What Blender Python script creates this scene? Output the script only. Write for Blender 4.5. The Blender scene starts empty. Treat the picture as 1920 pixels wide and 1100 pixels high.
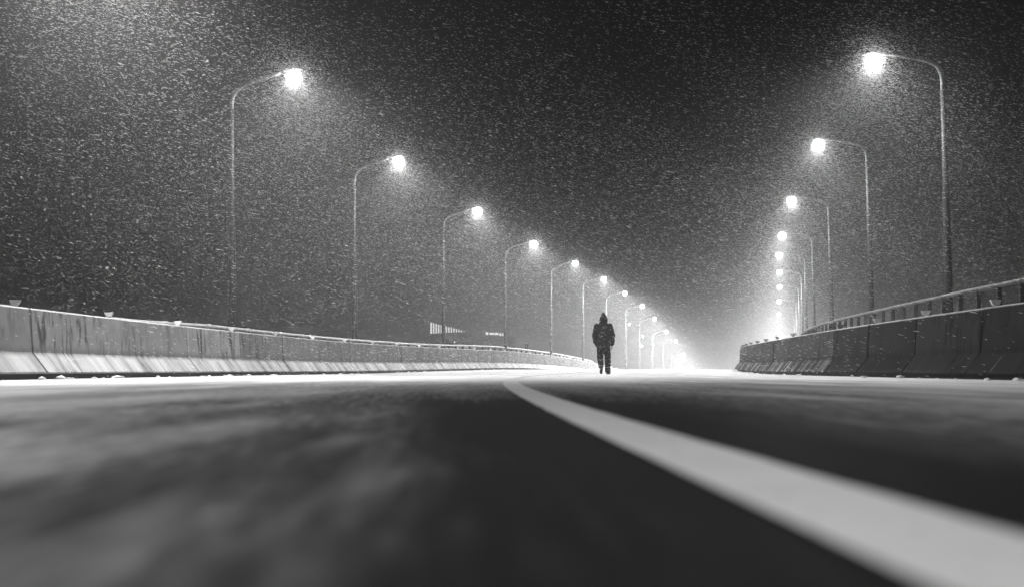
import bpy, bmesh, math, random
import numpy as np
from mathutils import Vector, Matrix, noise as mnoise

random.seed(7)
rng = np.random.default_rng(11)
scene = bpy.context.scene
COL = scene.collection
PI = math.pi

# ------------------------------------------------------------------ camera
EYE = 0.145
cam_d = bpy.data.cameras.new('camera')
cam_d.sensor_width = 36.0
cam_d.lens = 37.5
cam_d.shift_y = 142.0 / 1920.0
cam_d.clip_start = 0.05
cam_d.clip_end = 3000
cam_d.dof.use_dof = True
cam_d.dof.focus_distance = 31.0
cam_d.dof.aperture_fstop = 1.7
cam = bpy.data.objects.new('camera', cam_d)
cam.location = (0, 0, EYE)
cam.rotation_euler = (PI / 2, 0, 0)
COL.objects.link(cam)
scene.camera = cam

# ------------------------------------------------------------------ night sky
world = bpy.data.worlds.new('World')
scene.world = world
world.use_nodes = True
wn = world.node_tree
wn.nodes.clear()
w_out = wn.nodes.new('ShaderNodeOutputWorld')
w_bg = wn.nodes.new('ShaderNodeBackground')
w_sky = wn.nodes.new('ShaderNodeTexSky')
w_sky.sky_type = 'NISHITA'
w_sky.sun_disc = False
w_sky.sun_elevation = math.radians(-3.0)
w_sky.sun_rotation = math.radians(200)
w_bw = wn.nodes.new('ShaderNodeRGBToBW')
wn.links.new(w_sky.outputs[0], w_bw.inputs[0])
wn.links.new(w_bw.outputs[0], w_bg.inputs['Color'])
wn.links.new(w_bg.outputs[0], w_out.inputs['Surface'])
w_bg.inputs['Strength'].default_value = 0.02

LAMP_W = 22000.0          # watts of a near road lamp; far ones are boosted for their glow
LOBE = 0.03               # share of the peak that goes along the road
HAZE_DENSITY = 0.0021
HAZE_ANISO = 0.6

# ------------------------------------------------------------------ render look
scene.render.engine = 'CYCLES'
scene.view_settings.view_transform = 'Standard'
scene.view_settings.look = 'None'
scene.view_settings.gamma = 1.0
scene.view_settings.exposure = 0.0
scene.view_settings.use_curve_mapping = False
cy = scene.cycles
cy.use_denoising = True
cy.denoiser = 'OPENIMAGEDENOISE'
cy.denoising_prefilter = 'ACCURATE'
cy.max_bounces = 5
cy.diffuse_bounces = 2
cy.glossy_bounces = 2
cy.transmission_bounces = 3
cy.volume_bounces = 0
cy.transparent_max_bounces = 6
cy.sample_clamp_indirect = 3.0
cy.sample_clamp_direct = 12.0
cy.use_light_tree = True
cy.caustics_reflective = False
cy.caustics_refractive = False

# ------------------------------------------------------------------ helpers
def link(name, mesh, mat=None, parent=None):
    o = bpy.data.objects.new(name, mesh)
    COL.objects.link(o)
    if mat is not None and len(mesh.materials) == 0:
        mesh.materials.append(mat)
    if parent is not None:
        o.parent = parent
    return o

def empty(name, loc=(0, 0, 0)):
    o = bpy.data.objects.new(name, None)
    o.empty_display_size = 0.3
    COL.objects.link(o)
    o.location = loc
    return o

def tag(o, label=None, cat=None, group=None, kind=None):
    if label: o['label'] = label
    if cat: o['category'] = cat
    if group: o['group'] = group
    if kind: o['kind'] = kind
    return o

def new_mesh(name, verts, faces, smooth=False, uvs=None):
    m = bpy.data.meshes.new(name)
    m.from_pydata([tuple(v) for v in verts], [], faces)
    if uvs is not None:
        uvl = m.uv_layers.new(name='UVMap')
        li = np.empty(len(m.loops), dtype=np.int32)
        m.loops.foreach_get('vertex_index', li)
        uvl.data.foreach_set('uv', np.asarray(uvs, dtype=np.float32)[li].ravel())
    if smooth:
        m.polygons.foreach_set('use_smooth', [True] * len(m.polygons))
    m.update()
    return m

def loft(paths, close_ring=True, caps=True):
    """paths: list of rings (each a list of points) -> verts, faces"""
    n = len(paths[0]); V = []; F = []
    for r in paths: V += [tuple(p) for p in r]
    for i in range(len(paths) - 1):
        for j in range(n if close_ring else n - 1):
            k = (j + 1) % n
            F.append((i * n + j, i * n + k, (i + 1) * n + k, (i + 1) * n + j))
    if caps and close_ring:
        F.append(tuple(reversed(range(n))))
        F.append(tuple(range((len(paths) - 1) * n, len(paths) * n)))
    return V, F

def tube(pts, radii, n=10, squash=None):
    """rings round a polyline; radii may be numbers or (a, b) pairs"""
    pts = [Vector(p) for p in pts]
    rings = []
    up0 = None
    for i, p in enumerate(pts):
        a = pts[max(i - 1, 0)]; b = pts[min(i + 1, len(pts) - 1)]
        t = (b - a).normalized()
        if up0 is None:
            up0 = Vector((0, 1, 0)) if abs(t.y) < 0.8 else Vector((0, 0, 1))
        u = (up0 - t * up0.dot(t)).normalized()
        w = t.cross(u)
        up0 = u
        r = radii[i] if isinstance(radii, (list, tuple)) else radii
        ra, rb = r if isinstance(r, (list, tuple)) else (r, r)
        rings.append([p + w * (ra * math.cos(2 * PI * k / n)) + u * (rb * math.sin(2 * PI * k / n)) for k in range(n)])
    return loft(rings)

def joined(parts):
    V = []; F = []
    for v, f in parts:
        o = len(V); V += list(v); F += [tuple(i + o for i in q) for q in f]
    return V, F

def box(c, s):
    cx, cy_, cz = c; sx, sy, sz = [k / 2 for k in s]
    V = [(cx + a * sx, cy_ + b * sy, cz + d * sz) for a in (-1, 1) for b in (-1, 1) for d in (-1, 1)]
    F = [(0, 1, 3, 2), (4, 6, 7, 5), (0, 4, 5, 1), (2, 3, 7, 6), (0, 2, 6, 4), (1, 5, 7, 3)]
    return V, F

# ------------------------------------------------------------------ road geometry: centre line and crest
_ky = np.array([-40, 0, 10, 15, 34, 46, 57, 70, 1000.0])
_ks = np.array([-.10, -.06, -.02, .02, .14, .195, .235, .256, .256])
_ys = np.arange(-30, 420, 0.25)
_sl = np.interp(_ys, _ky, _ks)
_k = np.ones(25) / 25
_sl = np.convolve(np.pad(_sl, 12, mode='edge'), _k, mode='valid')
_xc = np.concatenate([[0], np.cumsum((_sl[1:] + _sl[:-1]) * 0.125)])
_xc += 0.402 - np.interp(0.0, _ys, _xc)

def slope(y): return float(np.interp(y, _ys, _sl))
def xc(y): return float(np.interp(y, _ys, _xc))
def sstep(a, b, t):
    t = min(max((t - a) / (b - a), 0), 1)
    return t * t * (3 - 2 * t)
def elev(y):
    e = 0.15 * sstep(32, 62, y)
    if y > 60: e -= 5.9e-4 * (y - 60) ** 2
    return e
def P(y, off, h=0.0):
    s = slope(y); n = math.hypot(1, s)
    return Vector((xc(y) + off / n, y - off * s / n, elev(y) + h))
def station(ytrue, off):
    y = ytrue
    for _ in range(6): y = ytrue + off * slope(y) / math.hypot(1, slope(y))
    return y
def inward(y, side):
    s = slope(y); n = math.hypot(1, s)
    return Vector((1 / n, -s / n, 0)) * (-side)
def along(y0, y1, step):
    out = [y0]
    while out[-1] + step < y1: out.append(out[-1] + step)
    out.append(y1); return out
def sweep(name, prof, ys, mat, close=True, smooth=False, parent=None):
    """prof(y) -> list of (off, h); swept along the road"""
    rings = []; uv = []
    for y in ys:
        pr = prof(y)
        rings.append([P(y, o, h) for o, h in pr])
        uv += [(o, y) for o, h in pr]
    V, F = loft(rings, close_ring=close)
    return link(name, new_mesh(name, V, F, smooth, uv), mat, parent)

LEFT = -7.2
def right_off(y): return 6.95 - 0.75 * sstep(18, 56, y)
def left_off(y): return LEFT

# ------------------------------------------------------------------ materials
def mat_new(name):
    m = bpy.data.materials.new(name); m.use_nodes = True
    nt = m.node_tree
    b = nt.nodes['Principled BSDF']
    return m, nt, b
def N(nt, t, **kw):
    n = nt.nodes.new(t)
    for k, v in kw.items():
        if k in n.inputs: n.inputs[k].default_value = v
        else: setattr(n, k, v)
    return n
def grey(v): return (v, v, v, 1)
def noise_tex(nt, vec, scale, detail=4, rough=.55, dim='3D', dist=0.0):
    n = N(nt, 'ShaderNodeTexNoise', noise_dimensions=dim)
    n.inputs['Scale'].default_value = scale
    n.inputs['Detail'].default_value = detail
    n.inputs['Roughness'].default_value = rough
    n.inputs['Distortion'].default_value = dist
    if vec is not None: nt.links.new(vec, n.inputs['Vector'])
    return n.outputs['Fac']
def ramp(nt, fac, stops):
    r = N(nt, 'ShaderNodeValToRGB')
    el = r.color_ramp.elements
    el[0].position, el[0].color = stops[0][0], grey(stops[0][1])
    el[1].position, el[1].color = stops[-1][0], grey(stops[-1][1])
    for p, v in stops[1:-1]:
        e = el.new(p); e.color = grey(v)
    nt.links.new(fac, r.inputs[0])
    return r.outputs[0]
def math_n(nt, op, a, b=None, clamp=False):
    n = N(nt, 'ShaderNodeMath', operation=op, use_clamp=clamp)
    for i, v in enumerate((a, b)):
        if v is None: continue
        if isinstance(v, (int, float)): n.inputs[i].default_value = v
        else: nt.links.new(v, n.inputs[i])
    return n.outputs[0]
def mixc(nt, fac, a, b):
    n = N(nt, 'ShaderNodeMix', data_type='RGBA')
    for sock, v in ((n.inputs[0], fac), (n.inputs[6], a), (n.inputs[7], b)):
        if isinstance(v, (int, float)):
            sock.default_value = v if sock == n.inputs[0] else grey(v)
        else: nt.links.new(v, sock)
    return n.outputs[2]
def mapping(nt, vec, scale):
    n = N(nt, 'ShaderNodeMapping')
    n.inputs['Scale'].default_value = scale
    nt.links.new(vec, n.inputs['Vector'])
    return n.outputs[0]
def bump(nt, b, h, strength, dist):
    n = N(nt, 'ShaderNodeBump')
    n.inputs['Strength'].default_value = strength
    n.inputs['Distance'].default_value = dist
    nt.links.new(h, n.inputs['Height'])
    nt.links.new(n.outputs[0], b.inputs['Normal'])

def simple(name, v, rough=.6, metal=0.0, nscale=6.0, amp=.25, bumpk=0.0, spec=.12):
    m, nt, b = mat_new(name)
    tc = N(nt, 'ShaderNodeTexCoord').outputs['Object']
    f = noise_tex(nt, tc, nscale, 5)
    c = ramp(nt, f, [(0.25, v * (1 - amp)), (0.75, v * (1 + amp))])
    nt.links.new(c, b.inputs['Base Color'])
    b.inputs['Roughness'].default_value = rough
    b.inputs['Specular IOR Level'].default_value = spec
    b.inputs['Metallic'].default_value = metal
    if bumpk: bump(nt, b, noise_tex(nt, tc, nscale * 6, 3), bumpk, .01)
    return m

def road_material():
    m, nt, b = mat_new('damp_asphalt')
    uv = N(nt, 'ShaderNodeUVMap').outputs[0]
    sep = N(nt, 'ShaderNodeSeparateXYZ'); nt.links.new(uv, sep.inputs[0])
    fine = noise_tex(nt, uv, 90, 3, .6)
    lng = mapping(nt, uv, (1, .13, 1))
    mid = noise_tex(nt, lng, 32.0, 4, .66, dist=.2)
    big = noise_tex(nt, lng, 3.5, 4, .6)
    # thin wind-blown snow lying in patches on the asphalt
    patch = math_n(nt, 'ADD', math_n(nt, 'MULTIPLY', mid, .72), math_n(nt, 'MULTIPLY', big, .28))
    dust = ramp(nt, patch, [(.38, 0.06), (.52, .4), (.66, .95)])
    # more of it toward the barriers, banked at their feet
    streaky = noise_tex(nt, mapping(nt, uv, (1.6, .25, 1)), 1.0, 4)
    absu = math_n(nt, 'ABSOLUTE', sep.outputs[0])
    edge = math_n(nt, 'ADD', absu, math_n(nt, 'MULTIPLY', math_n(nt, 'SUBTRACT', streaky, .5), 5.0))
    bank = ramp(nt, math_n(nt, 'MULTIPLY', edge, .1), [(.11, 0), (.28, .4), (.46, 1)])
    # snow cover further up the road, also painting in its grazing highlights
    veil = math_n(nt, 'ADD', sep.outputs[1], math_n(nt, 'MULTIPLY', math_n(nt, 'SUBTRACT', big, .5), 7.0))
    veil = math_n(nt, 'ADD', veil, math_n(nt, 'MULTIPLY', math_n(nt, 'SUBTRACT', mid, .5), 8.0))
    veil = ramp(nt, math_n(nt, 'MULTIPLY', veil, .02), [(.10, 0), (.28, .4), (.6, .8)])
    bank = math_n(nt, 'MAXIMUM', bank, veil)
    asph = ramp(nt, fine, [(.3, .003), (.7, .01)])
    lane = ramp(nt, math_n(nt, 'ADD', math_n(nt, 'MULTIPLY', sep.outputs[0], -.25), math_n(nt, 'ADD', .40, math_n(nt, 'MULTIPLY', big, .20))), [(.20, .8), (.40, .03), (.60, .025), (.92, 1.0)])
    c1 = mixc(nt, math_n(nt, 'MULTIPLY', math_n(nt, 'MULTIPLY', dust, lane), .85), asph, .40)
    c2 = mixc(nt, bank, c1, .85)
    nt.links.new(c2, b.inputs['Base Color'])
    r = ramp(nt, patch, [(.35, .62), (.65, .8)])
    nt.links.new(r, b.inputs['Roughness'])
    b.inputs['Specular IOR Level'].default_value = .004
    bump(nt, b, fine, .3, .004)
    return m

def paint_material():
    m, nt, b = mat_new('road_paint')
    uv = N(nt, 'ShaderNodeUVMap').outputs[0]
    f = noise_tex(nt, uv, 60, 4)
    g = noise_tex(nt, uv, 3, 4)
    c = mixc(nt, math_n(nt, 'MULTIPLY', f, .3), .37, .24)
    c = mixc(nt, ramp(nt, g, [(.4, 0), (.8, .4)]), c, .25)
    worn = noise_tex(nt, uv, 26, 6, .72)
    c = mixc(nt, ramp(nt, worn, [(.58, 0), (.68, .7)]), c, .08)
    nt.links.new(c, b.inputs['Base Color'])
    b.inputs['Roughness'].default_value = .7
    b.inputs['Specular IOR Level'].default_value = .1
    bump(nt, b, f, .15, .004)
    return m

def concrete_material(name, base, snow_lo, snow_hi, stain):
    """UV: u = metres along, v = height. Object colour carries each panel's own tone."""
    m, nt, b = mat_new(name)
    uv = N(nt, 'ShaderNodeUVMap').outputs[0]
    sep = N(nt, 'ShaderNodeSeparateXYZ'); nt.links.new(uv, sep.inputs[0])
    oi = N(nt, 'ShaderNodeObjectInfo')
    blot = noise_tex(nt, uv, 2.2, 6, .6)
    grit = noise_tex(nt, uv, 45, 4, .6)
    c = ramp(nt, blot, [(.3, base * .75), (.7, base * 1.2)])
    c = mixc(nt, math_n(nt, 'MULTIPLY', grit, .35), c, base * .6)
    mulT = N(nt, 'ShaderNodeMix', data_type='RGBA', blend_type='MULTIPLY')
    mulT.inputs[0].default_value = 1
    nt.links.new(c, mulT.inputs[6]); nt.links.new(oi.outputs['Color'], mulT.inputs[7])
    c = mulT.outputs[2]
    # run-off streaks
    run = noise_tex(nt, mapping(nt, uv, (5.0, .9, 1)), 1.0, 6, .72, dist=.5)
    sparse = noise_tex(nt, mapping(nt, uv, (.7, .5, 1)), 1.0, 2)
    mask = math_n(nt, 'MULTIPLY', ramp(nt, run, [(.50, 0), (.58, 1)]), ramp(nt, sparse, [(.36, 0), (.54, 1)]))
    c = mixc(nt, math_n(nt, 'MULTIPLY', mask, stain), c, base * .16)
    # grimy line where the upper face meets the slope
    v = sep.outputs[1]
    line = ramp(nt, math_n(nt, 'ADD', v, math_n(nt, 'MULTIPLY', math_n(nt, 'SUBTRACT', run, .5), .25)),
                [(.36, 0), (.42, 1), (.52, 0)])
    c = mixc(nt, math_n(nt, 'MULTIPLY', line, .55 * stain), c, base * .25)
    # frozen snow and salt in slanted patches, plus painted lamplight on the lower slope
    sn = noise_tex(nt, mapping(nt, uv, (1.5, .25, 1)), 1.0, 5, .72)
    low = ramp(nt, v, [(.02, 1), (.33, 1), (.385, 0)])
    sm = math_n(nt, 'MULTIPLY', ramp(nt, sn, [(snow_lo, 0), (snow_hi, 1)]), low)
    c = mixc(nt, math_n(nt, 'MULTIPLY', sm, .8), c, .5)
    # a skin of snow along the top edge
    cap = ramp(nt, math_n(nt, 'ADD', math_n(nt, 'MULTIPLY', v, .9), math_n(nt, 'MULTIPLY', math_n(nt, 'SUBTRACT', blot, .5), .02)), [(.925, 0), (.948, .85)])
    c = mixc(nt, cap, c, .6)
    nt.links.new(c, b.inputs['Base Color'])
    b.inputs['Roughness'].default_value = .8
    b.inputs['Specular IOR Level'].default_value = .02
    bump(nt, b, math_n(nt, 'ADD', grit, blot), .3, .006)
    return m

def emit(name, strength, clear=0.0):
    m, nt, b = mat_new(name)
    nt.nodes.remove(b)
    e = N(nt, 'ShaderNodeEmission'); e.inputs['Strength'].default_value = strength
    out = e.outputs[0]
    if clear:      # frosted bowl: lets most of the lamp's light through
        t = N(nt, 'ShaderNodeBsdfTransparent')
        mx = N(nt, 'ShaderNodeMixShader'); mx.inputs[0].default_value = clear
        nt.links.new(out, mx.inputs[1]); nt.links.new(t.outputs[0], mx.inputs[2]); out = mx.outputs[0]
    nt.links.new(out, nt.nodes['Material Output'].inputs['Surface'])
    m.cycles.emission_sampling = 'NONE'
    return m

M = {
    'road': road_material(),
    'paint': paint_material(),
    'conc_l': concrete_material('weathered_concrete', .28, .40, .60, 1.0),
    'conc_r': concrete_material('shade_dark_concrete', .03, .64, .70, .8),  # shade of the poorly lit right side put into the colour
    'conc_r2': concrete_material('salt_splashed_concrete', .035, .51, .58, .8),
    'dark': simple('gap_shadow', .02, .7),  # shadow under the panels, as a dark colour
    'walk': simple('walkway_concrete', .22, .8, 0, 3, .3, .3),
    'fascia': simple('deck_concrete', .2, .8, 0, 2, .3),
    'ground': simple('dark_ground', .03, .9, 0, .05, .4),
    'steel': simple('galvanised_steel', .022, .55, .0, 5, .2),
    'arm': simple('lit_steel', .13, .6, 0, 5, .2),  # paler copy of the pole steel, painted to read as lamplit
    'rail': simple('railing_steel', .42, .5, .3, 5, .25),
    'rail_r': simple('painted_railing_steel', .12, .6, 0, 5, .3),
    'railpost': simple('dark_railing_steel', .03, .6, .2, 5, .25),
    'housing': simple('lamp_housing', .1, .5, .3, 5, .2),
    'reflect': simple('reflector_plate', .75, .35, 0, 20, .1),
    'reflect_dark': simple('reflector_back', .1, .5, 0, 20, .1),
    'lens': emit('lit_lamp_lens', 150, .85),
    'lens_far': emit('lit_far_lens', 60),
    'strip': emit('lit_window_strip', 1.1),
    'snow': simple('packed_snow', .78, .8, 0, 14, .12, .4),
    'jacket': simple('black_jacket_cloth', .005, .85, 0, 18, .4, .5),
    'trouser': simple('black_trouser_cloth', .005, .85, 0, 18, .4, .4),
    'shoe': simple('black_leather', .012, .45, 0, 12, .3),
    'skin': simple('skin', .2, .6, 0, 12, .1),
    'hall': simple('dark_cladding', .06, .8, 0, .6, .3),
}

# ------------------------------------------------------------------ the setting
gm = new_mesh('ground', [(-250, -30, -9), (250, -30, -9), (250, 420, -9), (-250, 420, -9)], [(0, 1, 2, 3)])
tag(link('ground', gm, M['ground']), kind='structure')

ys_fine = along(-6, 12, .25) + along(12.5, 240, .75)
def road_top():
    offs = np.linspace(-8.1, 8.1, 19)
    V = []; uv = []; F = []
    for y in ys_fine:
        for o in offs:
            V.append(P(y, o, 0.0)); uv.append((o, y))
    n = len(offs)
    for i in range(len(ys_fine) - 1):
        for j in range(n - 1):
            F.append((i * n + j, i * n + j + 1, (i + 1) * n + j + 1, (i + 1) * n + j))
    return new_mesh('road', V, F, True, uv)
road = tag(link('road', road_top(), M['road']), kind='structure')

def line_prof(y): return [(-.105, .004), (.105, .004)]
def lane_line():
    V = []; uv = []; F = []
    for i, y in enumerate(ys_fine):
        w = .087
        for s in (-1, 1):
            e = w + .006 * mnoise.noise((y * 3.1, s * 9.0, 0))
            V.append(P(y, s * e, .004)); uv.append((s * e, y))
        if i:
            F.append((2 * i - 2, 2 * i - 1, 2 * i + 1, 2 * i))
    return new_mesh('lane_line', V, F, True, uv)
link('lane_line', lane_line(), M['paint'], road)

# bridge deck below and beside the road
tag(sweep('bridge_deck', lambda y: [(-9.6, -.10), (-9.6, -.9), (11.8, -.9), (11.8, -.10), (8.3, -.10), (8.3, -.06), (-8.3, -.06), (-8.3, -.10)],
          along(-6, 240, 2), M['fascia']), kind='structure')
tag(sweep('walkway', lambda y: [(LEFT - .78, -.05), (-9.5, -.05), (-9.5, .14), (LEFT - .78, .14)], along(-6, 240, 1.5), M['walk']), kind='structure')
tag(sweep('walkway', lambda y: [(right_off(y) + .80, -.05), (11.6, -.05), (11.6, .45), (right_off(y) + .80, .45)], along(-6, 240, 1.5), M['walk']), kind='structure')

# ------------------------------------------------------------------ concrete barriers
# profile: (distance from the face line at the top edge, away from the road +, height)
PROF = [(-.25, .085), (-.255, .11), (-.05, .375), (-.035, .40), (.0, 1.035), (.03, 1.06), (.17, 1.06), (.20, 1.035),
        (.235, .40), (.25, .375), (.455, .11), (.45, .085)]
def panel_mesh(y0, y1, off_fn, side):
    ys = np.linspace(y0 + .03, y1 - .03, 4)
    rings = []; uv = []
    dv = random.uniform(-.012, .012)
    for y in ys:
        o = off_fn(y) + side * dv
        rings.append([P(y, o + side * d, h) for d, h in PROF])
        uv += [(y, h) for d, h in PROF]
    V, F = loft(rings)
    if side > 0: F = [tuple(reversed(f)) for f in F]
    return new_mesh('panel', V, F, False, uv)

def reflector_mesh():
    # inverted trapezoid plate with thickness on a short foot
    t = .02
    pts = [(-.045, .0), (.045, .0), (.085, .075), (-.085, .075)]
    V = [(x, -t, z) for x, z in pts] + [(x, t, z) for x, z in pts]
    F = [(0, 1, 2, 3), (7, 6, 5, 4), (0, 4, 5, 1), (1, 5, 6, 2), (2, 6, 7, 3), (3, 7, 4, 0)]
    return joined([(V, F), box((0, 0, -.012), (.05, .03, .03))])
_rv, _rf = reflector_mesh()
refl = new_mesh('reflector', _rv, _rf); refl.materials.append(M['reflect'])
refl_d = new_mesh('reflector_dark', _rv, _rf); refl_d.materials.append(M['reflect_dark'])

def barrier(root_name, label, side, off_fn, ystart, L, count, mat, tones, refl_fn):
    root = empty(root_name, P(15, off_fn(15)))
    tag(root, label, 'barrier', 'concrete barriers along the road')
    inv = Matrix.Translation(-root.location)
    # recessed footing under the panels: drainage gap, its shadow painted dark
    y1 = ystart + L * count
    f = sweep('footing', lambda y: [(off_fn(y) + side * -.14, -.03), (off_fn(y) + side * .34, -.03),
                                    (off_fn(y) + side * .34, .084), (off_fn(y) + side * -.14, .084)],
              along(ystart, y1, 1.5), M['dark'], parent=root)
    f.data.transform(inv)
    for i in range(count):
        a = ystart + L * i; b = a + L
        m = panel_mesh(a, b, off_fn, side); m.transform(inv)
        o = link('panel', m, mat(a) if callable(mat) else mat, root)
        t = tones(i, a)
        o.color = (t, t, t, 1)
        p = P(a - .25, off_fn(a) + side * .09, 1.085)
        r = link('reflector', refl_fn(i), None, root)
        r.location = p - root.location
        r.rotation_euler = (random.uniform(-.08, .08), random.uniform(-.08, .08), math.atan2(-slope(a), 1) * .6 + random.uniform(-.12, .12))
    return root

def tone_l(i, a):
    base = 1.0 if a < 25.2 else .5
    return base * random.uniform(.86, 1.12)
def tone_r(i, a): return random.uniform(.8, 1.15) * (1 + .9 * sstep(17, 30, a))  # random tone; near panels painted darker, far from the lamps
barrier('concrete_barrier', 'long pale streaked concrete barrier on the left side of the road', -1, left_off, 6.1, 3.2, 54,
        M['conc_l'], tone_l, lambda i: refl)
barrier('concrete_barrier', 'dark shaded concrete barrier on the right side below the tall railing', 1, right_off, 7.0, 3.0, 46,
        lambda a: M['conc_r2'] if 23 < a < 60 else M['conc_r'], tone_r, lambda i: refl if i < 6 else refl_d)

# ------------------------------------------------------------------ railings
def railing(label, side, gap, hfn, y0, y1, base_h, post_step, heights, top='rail'):
    offf = (lambda y: (left_off(y) if side < 0 else right_off(y)) + side * gap)
    root = empty('bridge_railing', P(y0, offf(y0), base_h)); inv = Matrix.Translation(-root.location)
    tag(root, label, 'railing', 'railings behind the barriers')
    ys = along(y0, y1, 1.0)
    def rail(name, hf, r, mat, n=10):
        V, F = tube([P(y, offf(y), hf(y)) for y in ys], r, n)
        m = new_mesh(name, V, F, True); m.transform(inv)
        return link(name, m, mat, root)
    rail('top_rail', hfn, .052, M[top])
    for k in heights:
        rail('lower_rail', (lambda y, k=k: base_h + (hfn(y) - base_h) * k), .022, M['railpost'], 8)
    for y in along(y0, y1 - .1, post_step):
        h = hfn(y) - .03
        V, F = box((0, 0, h - (h - base_h) / 2 - base_h), (.10, .07, h - base_h))
        fl = box((0, 0, .02), (.2, .16, .04))
        V, F = joined([(V, F), fl])
        m = new_mesh('post', V, F)
        o = link('post', m, M['railpost'], root)
        o.location = P(y, offf(y), base_h) - root.location
        o.rotation_euler = (0, 0, -math.atan(slope(y)))
        if int(round((y - y0) / post_step)) % 2 == 0:
            V2, F2 = tube([P(y - .07, offf(y), hfn(y)), P(y + .07, offf(y), hfn(y))], .062, 10)
            m2 = new_mesh('rail_sleeve', V2, F2, True); m2.transform(inv)
            link('rail_sleeve', m2, M[top], root)
    return root
railing('thin snow-edged steel railing behind the left concrete barrier', -1, .7,
        lambda y: 1.10 + .09 * sstep(20, 26, y) + .13 * sstep(45, 62, y), 20, 92, .14, 1.3, (.5,))
railing('tall tubular railing with dark posts on the right walkway', 1, 3.2,
        lambda y: 1.95, 10, 120, .45, 1.25, (.33, .5), 'rail_r')

# ------------------------------------------------------------------ street lamps
# measured in metres: distance ahead, sideways place and height of the lamp head above the eye
def behind(z):   # unseen lamp added to the row behind the camera, lighting the foreground line, in the photograph's pixel measure
    return (z, 960 + 2000 * (xc(z) - 6.6) / z, 692 - 2000 * 7.65 / z)
LEFT_LAMPS = [behind(-6.2), (17.6, 160, -165)] + [(28.9 + 11.7 * i, x, y) for i, (x, y) in enumerate(
    [(550, 135), (746, 296), (895, 391), (1000, 453), (1078, 490), (1132, 520), (1171, 547), (1204, 571), (1227, 595),
     (1249, 619), (1267, 637), (1281, 661), (1297, 685)])]
RIGHT_LAMPS = [(27.4 + 11.7 * i, x, y) for i, (x, y) in enumerate(
    [(1640, 105), (1536, 264), (1485, 371), (1467, 437), (1462, 475), (1462, 507), (1462, 535), (1461, 562), (1461, 586),
     (1461, 610), (1461, 630)])]

def lamp_light():
    d = bpy.data.lights.new('lamp_light', 'POINT')
    d.energy = LAMP_W
    d.shadow_soft_size = .12
    d.use_nodes = True
    nt = d.node_tree
    em = nt.nodes['Emission']
    # photometric curve of a cut-off street luminaire: most of its light goes down, little above the horizontal
    tc = N(nt, 'ShaderNodeTexCoord')
    sp = N(nt, 'ShaderNodeSeparateXYZ'); nt.links.new(tc.outputs['Normal'], sp.inputs[0])
    mr = N(nt, 'ShaderNodeMapRange', interpolation_type='SMOOTHSTEP')
    mr.inputs['From Min'].default_value = -.10; mr.inputs['From Max'].default_value = -1.05
    mr.inputs['To Min'].default_value = .005; mr.inputs['To Max'].default_value = 1.0
    nt.links.new(sp.outputs[2], mr.inputs['Value'])
    # ... and most of that toward the carriageway, little to the back of the pole
    mb = N(nt, 'ShaderNodeMapRange', interpolation_type='SMOOTHSTEP')
    mb.inputs['From Min'].default_value = -.75; mb.inputs['From Max'].default_value = .15
    mb.inputs['To Min'].default_value = .25; mb.inputs['To Max'].default_value = 1.0
    nt.links.new(sp.outputs[0], mb.inputs['Value'])
    base = math_n(nt, 'MULTIPLY', mr.outputs[0], mb.outputs[0])
    # ... plus the two flat lobes such lamps throw up and down the road
    def step(v, a, b):
        q = N(nt, 'ShaderNodeMapRange', interpolation_type='SMOOTHSTEP')
        q.inputs['From Min'].default_value = a; q.inputs['From Max'].default_value = b
        nt.links.new(v, q.inputs['Value']); return q.outputs[0]
    lobe = math_n(nt, 'MULTIPLY', step(math_n(nt, 'ABSOLUTE', sp.outputs[1]), .93, .98), step(sp.outputs[2], -.05, -.13))
    lobe = math_n(nt, 'MULTIPLY', lobe, LOBE)
    nt.links.new(math_n(nt, 'ADD', base, lobe), em.inputs['Strength'])
    return d
LIGHTS = {}
def light_for(z):
    k = round(1 + 1.9 * sstep(48, 110, z), 2)
    if k not in LIGHTS:
        LIGHTS[k] = lamp_light(); LIGHTS[k].energy = LAMP_W * k
    return LIGHTS[k]

ORD = ['nearest', 'second', 'third', 'fourth', 'fifth', 'sixth', 'seventh', 'eighth', 'ninth', 'tenth', 'eleventh', 'twelfth', 'thirteenth', 'fourteenth']
def luminaire_mesh():
    # cobra-head housing along +X, flat underneath
    rings = []
    for x, w, top, bot in ((-.30, .045, .03, -.03), (-.16, .055, .045, -.035), (0, .085, .07, -.04), (.18, .1, .075, -.04), (.3, .08, .05, -.035), (.36, .04, .02, -.03)):
        rings.append([(x, -w, 0), (x, -w * .6, top * .8), (x, 0, top), (x, w * .6, top * .8), (x, w, 0), (x, w * .85, bot), (x, -w * .85, bot)])
    return loft(rings)
_lv, _lf = luminaire_mesh()
LUM = new_mesh('luminaire', _lv, _lf, True); LUM.materials.append(M['housing'])
def lens_mesh():
    bm = bmesh.new()
    bmesh.ops.create_uvsphere(bm, u_segments=16, v_segments=8, radius=1)
    m = bpy.data.meshes.new('lens'); bm.to_mesh(m); bm.free()
    m.transform(Matrix.Diagonal((.21, .2, .2, 1)))
    m.polygons.foreach_set('use_smooth', [True] * len(m.polygons))
    m.materials.append(M['lens']); return m
LENS = lens_mesh()

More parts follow.
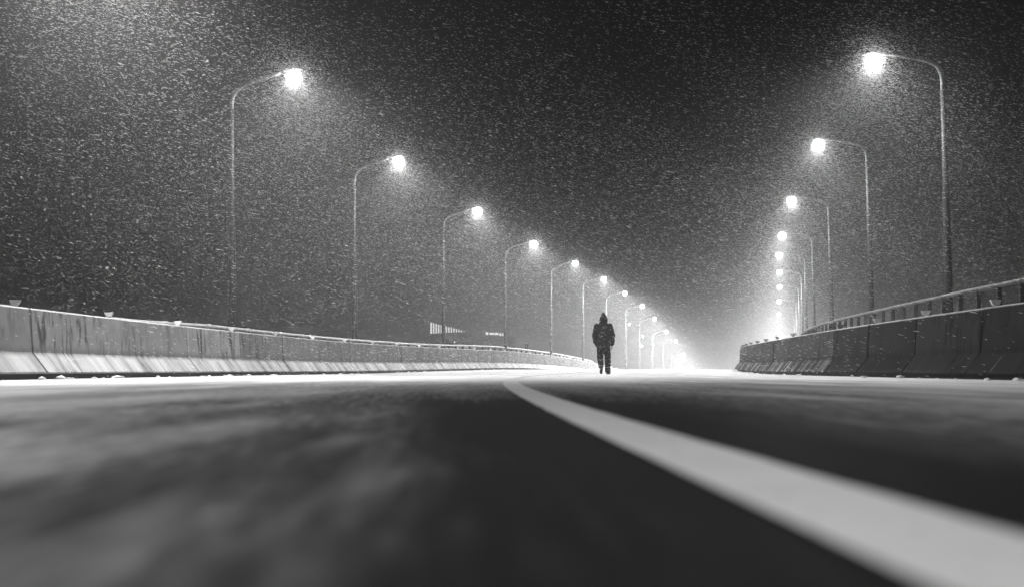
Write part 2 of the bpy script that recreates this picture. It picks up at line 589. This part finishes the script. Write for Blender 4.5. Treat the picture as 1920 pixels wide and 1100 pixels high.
HEADS = []
def street_lamp(z, px, py, side, label, group):
    head = Vector(((px - 960) / 2000 * z, z, EYE + (692 - py) / 2000 * z))
    yc = station(z, -6.6 if side < 0 else 8.6)
    HEADS.append((head, inward(yc, side)))
    inn = inward(yc, side)
    reach = 1.72 if side < 0 else 1.68
    base_h = .14 if side < 0 else .45
    foot = head - inn * reach
    lean = .0 if side < 0 else .03
    ground = elev(yc) + base_h
    top_h = head.z - .95
    foot_b = foot - inn * (lean * (top_h - ground))
    base = Vector((foot_b.x, foot_b.y, ground))
    root = empty('street_lamp', base)
    tag(root, label, 'street lamp', group)
    rel = lambda v: v - base
    # pole in two steps of diameter
    p0, p1 = base, Vector((foot.x, foot.y, top_h))
    q = p0.lerp(p1, .62)
    V, F = tube([Vector((0, 0, 0)), rel(q) * .5, rel(q), rel(q) + (p1 - q).normalized() * .06, rel(p1)], [.105, .095, .082, .066, .055], 12)
    link('pole', new_mesh('pole', V, F, True), M['steel'], root)
    bp = joined([box((0, 0, .02), (.36, .36, .04)), tube([(0, 0, .03), (0, 0, .34), (0, 0, .38)], [.115, .11, .09], 12)])
    link('base_plate', new_mesh('base_plate', *bp), M['steel'], root)
    if side < 0: crv = [(0, -.95), (.0, -.8), (.035, -.62), (.13, -.47), (.32, -.34), (.7, -.2), (1.15, -.08), (1.34, -.03)]
    else:        crv = [(0, -.95), (.0, -.72), (.03, -.5), (.12, -.33), (.3, -.2), (.7, -.09), (1.12, .0), (1.34, .03)]
    pts = [rel(foot + inn * a + Vector((0, 0, head.z + b - foot.z))) for a, b in crv]
    pts = [Vector((p.x, p.y, p.z)) for p in pts]
    V, F = tube(pts, [.055, .056, .056, .055, .054, .053, .052, .05], 10)
    link('arm', new_mesh('arm', V, F, True), M['arm'], root)
    ang = math.atan2(inn.y, inn.x)
    lum = link('luminaire', LUM, None, root)
    lum.location = rel(head - inn * .12 + Vector((0, 0, .05)))
    lum.rotation_euler = (0, math.radians(-6), ang)
    ln = link('lens', LENS, None, lum)
    ln.location = (.12, 0, -.215)
    lo = bpy.data.objects.new('lamp_light', light_for(z)); COL.objects.link(lo)
    lo.parent = root
    lo.rotation_euler = (0, 0, ang)
    lo.location = rel(head - Vector((0, 0, .16)))
    return root
for i, (z, px, py) in enumerate(LEFT_LAMPS):
    if i == 0: lab = 'added unseen left-hand street lamp behind the camera, outside the picture'
    elif i == 1: lab = 'left-hand street lamp just out of view whose glow fills the upper left corner'
    else: lab = '%s lit street lamp from the front in the row behind the left barrier' % ('first' if i == 2 else ORD[i - 2])
    street_lamp(z, px, py, -1, lab, 'street lamps on the left')
for i, (z, px, py) in enumerate(RIGHT_LAMPS):
    street_lamp(z, px, py, 1, '%s lit street lamp from the front in the row beside the right railing' % ('first' if i == 0 else ORD[i]), 'street lamps on the right')

# smaller lamps of a side road beyond the crest
FAR = [(122, 1180, 606, 'small distant lamp on a thin pole just right of the walking person'),
       (135, 1205, 629, 'tiny distant lamp above and left of the lowest pair of side road lamps'),
       (150, 1203, 647, 'left one of the lowest pair of tiny distant side road lamps'),
       (150, 1225, 645, 'right one of the lowest pair of tiny distant side road lamps')]
for z, px, py, lab in FAR:
    head = Vector(((px - 960) / 2000 * z, z, EYE + (692 - py) / 2000 * z))
    base = Vector((head.x - .35, head.y, -9))
    root = empty('side_road_lamp', base); tag(root, lab, 'street lamp', 'distant side road lamps')
    V, F = tube([(0, 0, 0), (0, 0, head.z + 9 - .4), (.06, 0, head.z + 9 - .15), (.3, 0, head.z + 9)], [.1, .06, .05, .04], 8)
    link('pole', new_mesh('pole', V, F, True), M['steel'], root)
    V, F = joined([box((.35, 0, head.z + 9 + .05), (.4, .2, .08))])
    link('luminaire', new_mesh('luminaire', V, F), M['housing'], root)
    s = link('lens', LENS, None, root); s.location = (.35, 0, head.z + 9 - .06); s.scale = (.55, .7, .7)

# ------------------------------------------------------------------ distant hall with lit strips
def hall():
    D = 205.0
    X = lambda px: (px - 960) / 2000 * D
    Z = lambda py: EYE + (692 - py) / 2000 * D
    root = empty('lit_hall', (X(875), D, -9))
    tag(root, 'distant dark hall with a tapering row of lit vertical window strips', 'building')
    inv = Matrix.Translation(-root.location)
    def part(name, vf, mat, par=root, loc=None):
        m = new_mesh(name, *vf); m.transform(inv)
        return link(name, m, mat, par)
    x0, x1 = X(796), X(965)
    part('wall', box(((x0 + x1) / 2, D + 8, (Z(630) - 9) / 2), (x1 - x0, 15, Z(630) + 9)), M['hall'])
    zt0, zt1, zb = Z(600), Z(621), Z(630)
    V = [(x0, D + .6, zb), (X(880), D + .6, zb), (X(880), D + .6, zt1), (x0, D + .6, zt0),
         (x0, D + 15, zb), (X(880), D + 15, zb), (X(880), D + 15, zt1), (x0, D + 15, zt0)]
    F = [(0, 1, 2, 3), (7, 6, 5, 4), (0, 4, 5, 1), (1, 5, 6, 2), (2, 6, 7, 3), (3, 7, 4, 0)]
    part('roof', (V, F), M['hall'])
    n = 14
    for i in range(n):
        t = i / (n - 1); px = 808 + t * 62
        top = 604 + 15.5 * t; bot = 624.5 - 3.0 * t
        part('window_strip', box((X(px), D + .45, (Z(top) + Z(bot)) / 2), ((2.3 - .9 * t) / 2000 * D, .2, Z(top) - Z(bot))), M['strip'])
    for px, w, t, b in ((913, 5, 622, 627), (922, 9, 623, 626.5), (931, 7, 623, 627), (938, 3, 624, 628.5), (942.5, 3, 624, 629)):
        part('window', box((X(px), D + .4, (Z(t) + Z(b)) / 2), (w / 2000 * D, .2, Z(t) - Z(b))), M['strip'])
    part('upper_block', box(((X(905) + X(950)) / 2, D + 5, (Z(619) + Z(630)) / 2), (X(950) - X(905), 8, Z(619) - Z(630))), M['hall'])
    for px, w, t, b in ((874, 8, 647.5, 650), (891, 7, 645.5, 648), (852, 2.5, 639, 642)):
        part('window', box((X(px), D + .4, (Z(t) + Z(b)) / 2), (w / 2000 * D, .2, Z(t) - Z(b))), M['strip'])
hall()

# dark marker post on the left walkway
pb = P(station(72, -8.4), -8.35, .14)
mp = empty('marker_post', pb); tag(mp, 'short dark post at the far end of the left railing', 'post')
link('shaft', new_mesh('shaft', *tube([(0, 0, 0), (0, 0, 1.5), (0, 0, 1.54)], [.1, .1, .07], 10), smooth=True), M['railpost'], mp)
link('cap', new_mesh('cap', *box((0, 0, 1.58), (.26, .1, .08))), M['railpost'], mp)

# ------------------------------------------------------------------ the walking person (seen from behind)
def person():
    D = 31.0
    loc = Vector(((1131.5 - 960) / 2000 * D, D, elev(D) + .012))
    def remesh(o, vox, disp=0.0, dscale=.12):
        r = o.modifiers.new('skin', 'REMESH'); r.mode = 'VOXEL'; r.voxel_size = vox; r.use_smooth_shade = True
        s = o.modifiers.new('soften', 'SMOOTH'); s.iterations = 4; s.factor = .5
        if disp:
            t = bpy.data.textures.new('folds', 'CLOUDS'); t.noise_scale = dscale
            d = o.modifiers.new('folds', 'DISPLACE'); d.texture = t; d.strength = disp; d.mid_level = .5
    # joints: x right, y away from camera, z up.  Left leg is lifted behind (toward the camera), right leg carries.
    hipL, kneeL, ankL = Vector((-.095, 0, .88)), Vector((-.095, .05, .47)), Vector((-.088, -.17, .20))
    hipR, kneeR, ankR = Vector((.098, 0, .88)), Vector((.132, .03, .47)), Vector((.138, .06, .09))
    shL, elL, haL = Vector((-.2, 0, 1.42)), Vector((-.275, -.03, 1.1)), Vector((-.205, .09, .82))
    shR, elR, haR = Vector((.19, 0, 1.42)), Vector((.272, -.02, 1.12)), Vector((.265, .07, .845))
    V = []
    parts = []
    parts.append(tube([(0, 0, .82), (0, 0, .95), (0, 0, 1.12), (0, 0, 1.3), (0, 0, 1.42), (0, 0, 1.48), (0, .01, 1.53), (0, .02, 1.57)],
                      [(.15, .1), (.155, .11), (.14, .1), (.17, .11), (.16, .1), (.09, .08), (.06, .06), (.058, .06)], 16))
    parts.append(tube([(0, .02, 1.53), (0, .03, 1.57), (0, .03, 1.63), (0, .02, 1.69), (0, .015, 1.74), (0, .01, 1.765)],
                      [(.045, .05), (.062, .075), (.074, .092), (.076, .096), (.058, .075), (.02, .03)], 16))   # head
    parts.append(tube([(0, .105, 1.66), (0, .13, 1.635), (0, .11, 1.62)], [.012, .016, .012], 8))                 # nose
    for sgn in (-1, 1):
        parts.append(tube([(sgn * .07, .02, 1.63), (sgn * .084, .01, 1.655), (sgn * .075, .02, 1.685)], [.012, .015, .012], 8))  # ears
    for a, b, c in ((shL, elL, haL), (shR, elR, haR)):
        parts.append(tube([a, a.lerp(b, .5), b, b.lerp(c, .5), c], [.055, .05, .042, .038, .028], 12))
    for a, b, c in ((hipL, kneeL, ankL), (hipR, kneeR, ankR)):
        parts.append(tube([a, a.lerp(b, .5), b, b.lerp(c, .4), c], [.088, .075, .055, .055, .04], 12))
    # hands: palm, four unequal bent fingers, thumb from the side of the palm
    for c, d, sg in ((haL, Vector((.45, .4, -.8)).normalized(), -1), (haR, Vector((-.03, .1, -1)).normalized(), 1)):
        acr = Vector((0, 1, 0)).cross(d).normalized()
        acr = (Vector((0, 1, 0)) - d * d.y).normalized()
        palm_n = d.cross(acr) * sg
        parts.append(tube([c, c + d * .05, c + d * .09], [(.026, .03), (.024, .042), (.018, .04)], 10))
        for k, ln in enumerate((.062, .075, .07, .052)):
            b0 = c + d * .085 + acr * (-.03 + .02 * k)
            b1 = b0 + d * ln * .5 - palm_n * .012
            b2 = b1 + d * ln * .3 - palm_n * .025
            b3 = b2 - d * ln * .1 - palm_n * .02
            parts.append(tube([b0, b1, b2, b3], [.0095, .009, .0085, .007], 8))
        t0 = c + d * .03 + acr * .035
        parts.append(tube([t0, t0 + d * .035 + acr * .022 - palm_n * .01, t0 + d * .06 + acr * .018 - palm_n * .022], [.012, .0105, .009], 8))
    body = link('person', new_mesh('person', *joined(parts)), M['skin'])
    body.location = loc
    body.scale = (.95, 1, 1)
    remesh(body, .009)
    tag(body, 'person in a black hooded jacket and trousers walking away down the road', 'person')
    # jacket: trunk and sleeves
    jp = [tube([(0, 0, .70), (0, 0, .74), (0, .0, .85), (0, 0, 1.0), (0, 0, 1.15), (0, 0, 1.3), (0, 0, 1.41), (0, 0, 1.47), (0, .0, 1.52)],
               [(.165, .14), (.195, .16), (.205, .17), (.2, .165), (.21, .17), (.222, .165), (.205, .14), (.14, .115), (.085, .09)], 24)]
    jp.append(tube([shL + Vector((.05, 0, .0)), shL + Vector((0, 0, -.03)), shL.lerp(elL, .5), elL, elL.lerp(haL, .5), haL + Vector((.02, 0, .03)), haL + Vector((.035, .01, -.02))],
                   [.085, .097, .09, .082, .078, .066, .05], 16))
    jp.append(tube([shR + Vector((-.05, 0, .0)), shR + Vector((0, 0, -.03)), shR.lerp(elR, .5), elR, elR.lerp(haR, .5), haR + Vector((0, 0, .02)), haR + Vector((0, 0, -.015))],
                   [.085, .097, .09, .082, .076, .062, .048], 16))
    j = link('jacket', new_mesh('jacket', *joined(jp)), M['jacket'], body); remesh(j, .012, .035, .09)
    # pointed hood
    hp = [tube([(0, -.0, 1.45), (0, -.01, 1.50), (0, -.015, 1.56), (.0, -.015, 1.60), (-.0, -.01, 1.65), (-.005, -.02, 1.70), (-.008, -.025, 1.75), (-.01, -.03, 1.785), (-.012, -.03, 1.80)],
               [(.12, .10), (.118, .115), (.128, .13), (.122, .13), (.104, .125), (.078, .1), (.048, .065), (.02, .03), (.006, .01)], 20)]
    h = link('hood', new_mesh('hood', *joined(hp)), M['jacket'], body); remesh(h, .010, .025, .07)
    tp = [tube([hipL + Vector((0, 0, .02)), hipL.lerp(kneeL, .35), kneeL + Vector((0, 0, .06)), kneeL, kneeL.lerp(ankL, .35), kneeL.lerp(ankL, .8), ankL + Vector((0, 0, .0))],
               [.105, .11, .1, .096, .09, .082, .075], 16),
          tube([hipR + Vector((0, 0, .02)), hipR.lerp(kneeR, .35), kneeR + Vector((0, 0, .06)), kneeR, kneeR.lerp(ankR, .35), kneeR.lerp(ankR, .8), ankR + Vector((0, 0, -.03))],
               [.105, .106, .098, .095, .094, .092, .09], 16),
          tube([(0, 0, .76), (0, 0, .85), (0, 0, .96)], [(.13, .1), (.16, .11), (.16, .11)], 20)]
    t = link('trousers', new_mesh('trousers', *joined(tp)), M['trouser'], body); remesh(t, .011, .02, .08)
    # shoes: right flat on the road and turned out, left hanging toe down
    sv = joined([tube([(.13, -.035, .06), (.136, .03, .065), (.155, .11, .055), (.19, .19, .046), (.2, .225, .04)],
                      [(.05, .055), (.058, .062), (.058, .054), (.052, .042), (.03, .03)], 14), box((.155, .09, .01), (.11, .30, .02))])
    s1 = link('shoe', new_mesh('shoe', *sv), M['shoe'], body); remesh(s1, .008)
    a = ankL
    sv = tube([a + Vector((0, -.035, .06)), a + Vector((0, -.035, .0)), a + Vector((0, -.01, -.07)), a + Vector((.006, .05, -.14)), a + Vector((.01, .09, -.175)), a + Vector((.01, .1, -.185))],
              [(.045, .05), (.05, .055), (.05, .055), (.048, .045), (.038, .03), (.015, .015)], 14)
    s2 = link('shoe', new_mesh('shoe', *sv), M['shoe'], body); remesh(s2, .008)
person()

# ------------------------------------------------------------------ snow clumps and grit at the barrier feet
def clumps(name, label, side, off_fn, y0, y1, n, mat, cat):
    V = []; F = []
    ico = bmesh.new(); bmesh.ops.create_icosphere(ico, subdivisions=1, radius=1)
    iv = [v.co.copy() for v in ico.verts]; jf = [tuple(v.index for v in f.verts) for f in ico.faces]; ico.free()
    for _ in range(n):
        y = y0 + (y1 - y0) * random.random() ** 1.6
        d = -.30 - abs(random.gauss(0, .16))
        s = min(abs(random.gauss(.018, .02)) + .008, .07)
        c = P(y, off_fn(y) + side * d, s * .2)
        o = len(V); r = random.random() * 6.28
        ax = random.uniform(1.0, 2.6)
        for v in iv:
            k = 1 + random.uniform(-.25, .25)
            a, b = v.x * s * ax * k, v.y * s * k
            V.append(c + Vector((a * math.cos(r) - b * math.sin(r), a * math.sin(r) + b * math.cos(r), v.z * s * .7 * k)))
        F += [tuple(i + o for i in f) for f in jf]
    tag(link(name, new_mesh(name, V, F, True), mat), label, cat, kind='stuff')
clumps('snow_clumps', 'lumps of snow along the foot of the left barrier', -1, left_off, 10, 60, 70, M['snow'], 'snow')
clumps('snow_clumps', 'lumps of snow along the foot of the right barrier', 1, right_off, 9, 60, 60, M['snow'], 'snow')

# ------------------------------------------------------------------ falling snow: thin folded flakes stretched along the wind into exposure streaks
def flake_material():
    m, nt, b = mat_new('snowflake')
    nt.nodes.remove(b)
    d = N(nt, 'ShaderNodeBsdfDiffuse'); d.inputs['Color'].default_value = grey(.9)
    t = N(nt, 'ShaderNodeBsdfTranslucent'); t.inputs['Color'].default_value = grey(.9)
    mx = N(nt, 'ShaderNodeMixShader'); mx.inputs[0].default_value = .5
    nt.links.new(d.outputs[0], mx.inputs[1]); nt.links.new(t.outputs[0], mx.inputs[2])
    nt.links.new(mx.outputs[0], nt.nodes['Material Output'].inputs['Surface'])
    return m
SNOW_PER_M3 = 28.0
HALO, BEAM = 9000, 12000
def falling_snow():
    zmax, zmin = 62.0, 14.0
    pts = []
    # a wedge of air wider than the view, thinning and thickening in gusts
    for z0 in np.arange(zmin, zmax, 1.0):
        W = .56 * (z0 + .5) + 3.0; H = min(.40 * (z0 + .5) + 1.2, 9.6)
        n = int(2 * W * H * SNOW_PER_M3)
        p = np.empty((n, 3))
        p[:, 0] = rng.uniform(-W, W, n) + .04 * z0
        p[:, 1] = rng.uniform(z0, z0 + 1, n)
        p[:, 2] = rng.uniform(.02, H, n)
        g = np.sin(p[:, 0] * .55 + p[:, 2] * .9 + 1.3) * np.sin(p[:, 1] * .41 - p[:, 2] * .6) + .6 * np.sin(p[:, 0] * 1.7 - p[:, 1] * .8 + p[:, 2] * 1.9)
        keep = rng.random(n) < np.clip(.72 + .33 * g, .25, 1) * np.clip(.6 + p[:, 2] / 6, 0, 1)
        pts.append(p[keep])
    # extra flakes packed round each lamp head and beam to build its glow
    for head, inn in HEADS:
        if head.y < 5 or head.y > 90: continue
        near = head.y < 75
        h = np.array(head) - np.array([0, 0, .12])
        pts.append(h + rng.normal(0, 1, (HALO if near else HALO // 3, 3)) * rng.gamma(1.9, .40, (HALO if near else HALO // 3, 1)))
        m = BEAM if near else BEAM // 4
        r = rng.gamma(1.6, 2.0, m)
        sp_ = rng.normal(0, .6, (m, 2))
        d = np.stack([sp_[:, 0] + inn.x * .12, sp_[:, 1] + inn.y * .12, -np.ones(m)], 1)
        d /= np.linalg.norm(d, axis=1, keepdims=True)
        q = h + d * r[:, None]
        pts.append(q[q[:, 2] > .1])
    c = np.concatenate(pts); n = len(c)
    L = np.clip(rng.lognormal(-.1, .4, n), .3, 2.4) * .050
    Wd = np.clip(rng.lognormal(-.1, .35, n), .4, 2.2) * .0034
    dirn = np.stack([np.ones(n), rng.normal(-.25, .2, n), rng.normal(-.28, .09, n)], 1)
    dirn /= np.linalg.norm(dirn, axis=1, keepdims=True)
    rnd = rng.normal(size=(n, 3))
    u = np.cross(dirn, rnd); u /= np.linalg.norm(u, axis=1, keepdims=True)
    w = np.cross(dirn, u)
    fold = rng.uniform(.2, .9, n)[:, None]
    a = c - dirn * (L / 2)[:, None]
    b = c + dirn * (L / 2)[:, None]
    sh = rng.uniform(-.25, .25, n)[:, None] * dirn * L[:, None]
    p = c + sh + (u + w * fold) * Wd[:, None] * .8
    q = c - sh + (-u + w * fold) * Wd[:, None] * .8
    V = np.stack([a, p, b, q], 1).reshape(-1, 3).astype(np.float32)
    m = bpy.data.meshes.new('falling_snow')
    m.vertices.add(4 * n); m.vertices.foreach_set('co', V.ravel())
    i = (np.arange(n) * 4)[:, None]
    tri = np.concatenate([i + [[0, 1, 2]], i + [[0, 2, 3]]], 1).reshape(-1).astype(np.int32)
    m.loops.add(6 * n); m.loops.foreach_set('vertex_index', tri)
    m.polygons.add(2 * n)
    m.polygons.foreach_set('loop_start', np.arange(0, 6 * n, 3, dtype=np.int32))
    m.update(calc_edges=True)
    o = link('falling_snow', m, flake_material())
    tag(o, 'dense snowflakes stretched into streaks, filling the air over the road', 'snow', kind='stuff')
    print('flakes', n)
falling_snow()

# ------------------------------------------------------------------ snowy air
def haze():
    m = bpy.data.materials.new('snowy_air'); m.use_nodes = True
    nt = m.node_tree; nt.nodes.clear()
    out = nt.nodes.new('ShaderNodeOutputMaterial')
    v = nt.nodes.new('ShaderNodeVolumePrincipled')
    v.inputs['Color'].default_value = grey(1.0)
    v.inputs['Density'].default_value = HAZE_DENSITY
    v.inputs['Anisotropy'].default_value = HAZE_ANISO
    nt.links.new(v.outputs[0], out.inputs['Volume'])
    V, F = box((0, 195, 0.5), (520, 470, 21))
    o = link('haze', new_mesh('haze', V, F), m)
    tag(o, 'snow-laden night air glowing round the lamps', 'haze', kind='stuff')
haze()
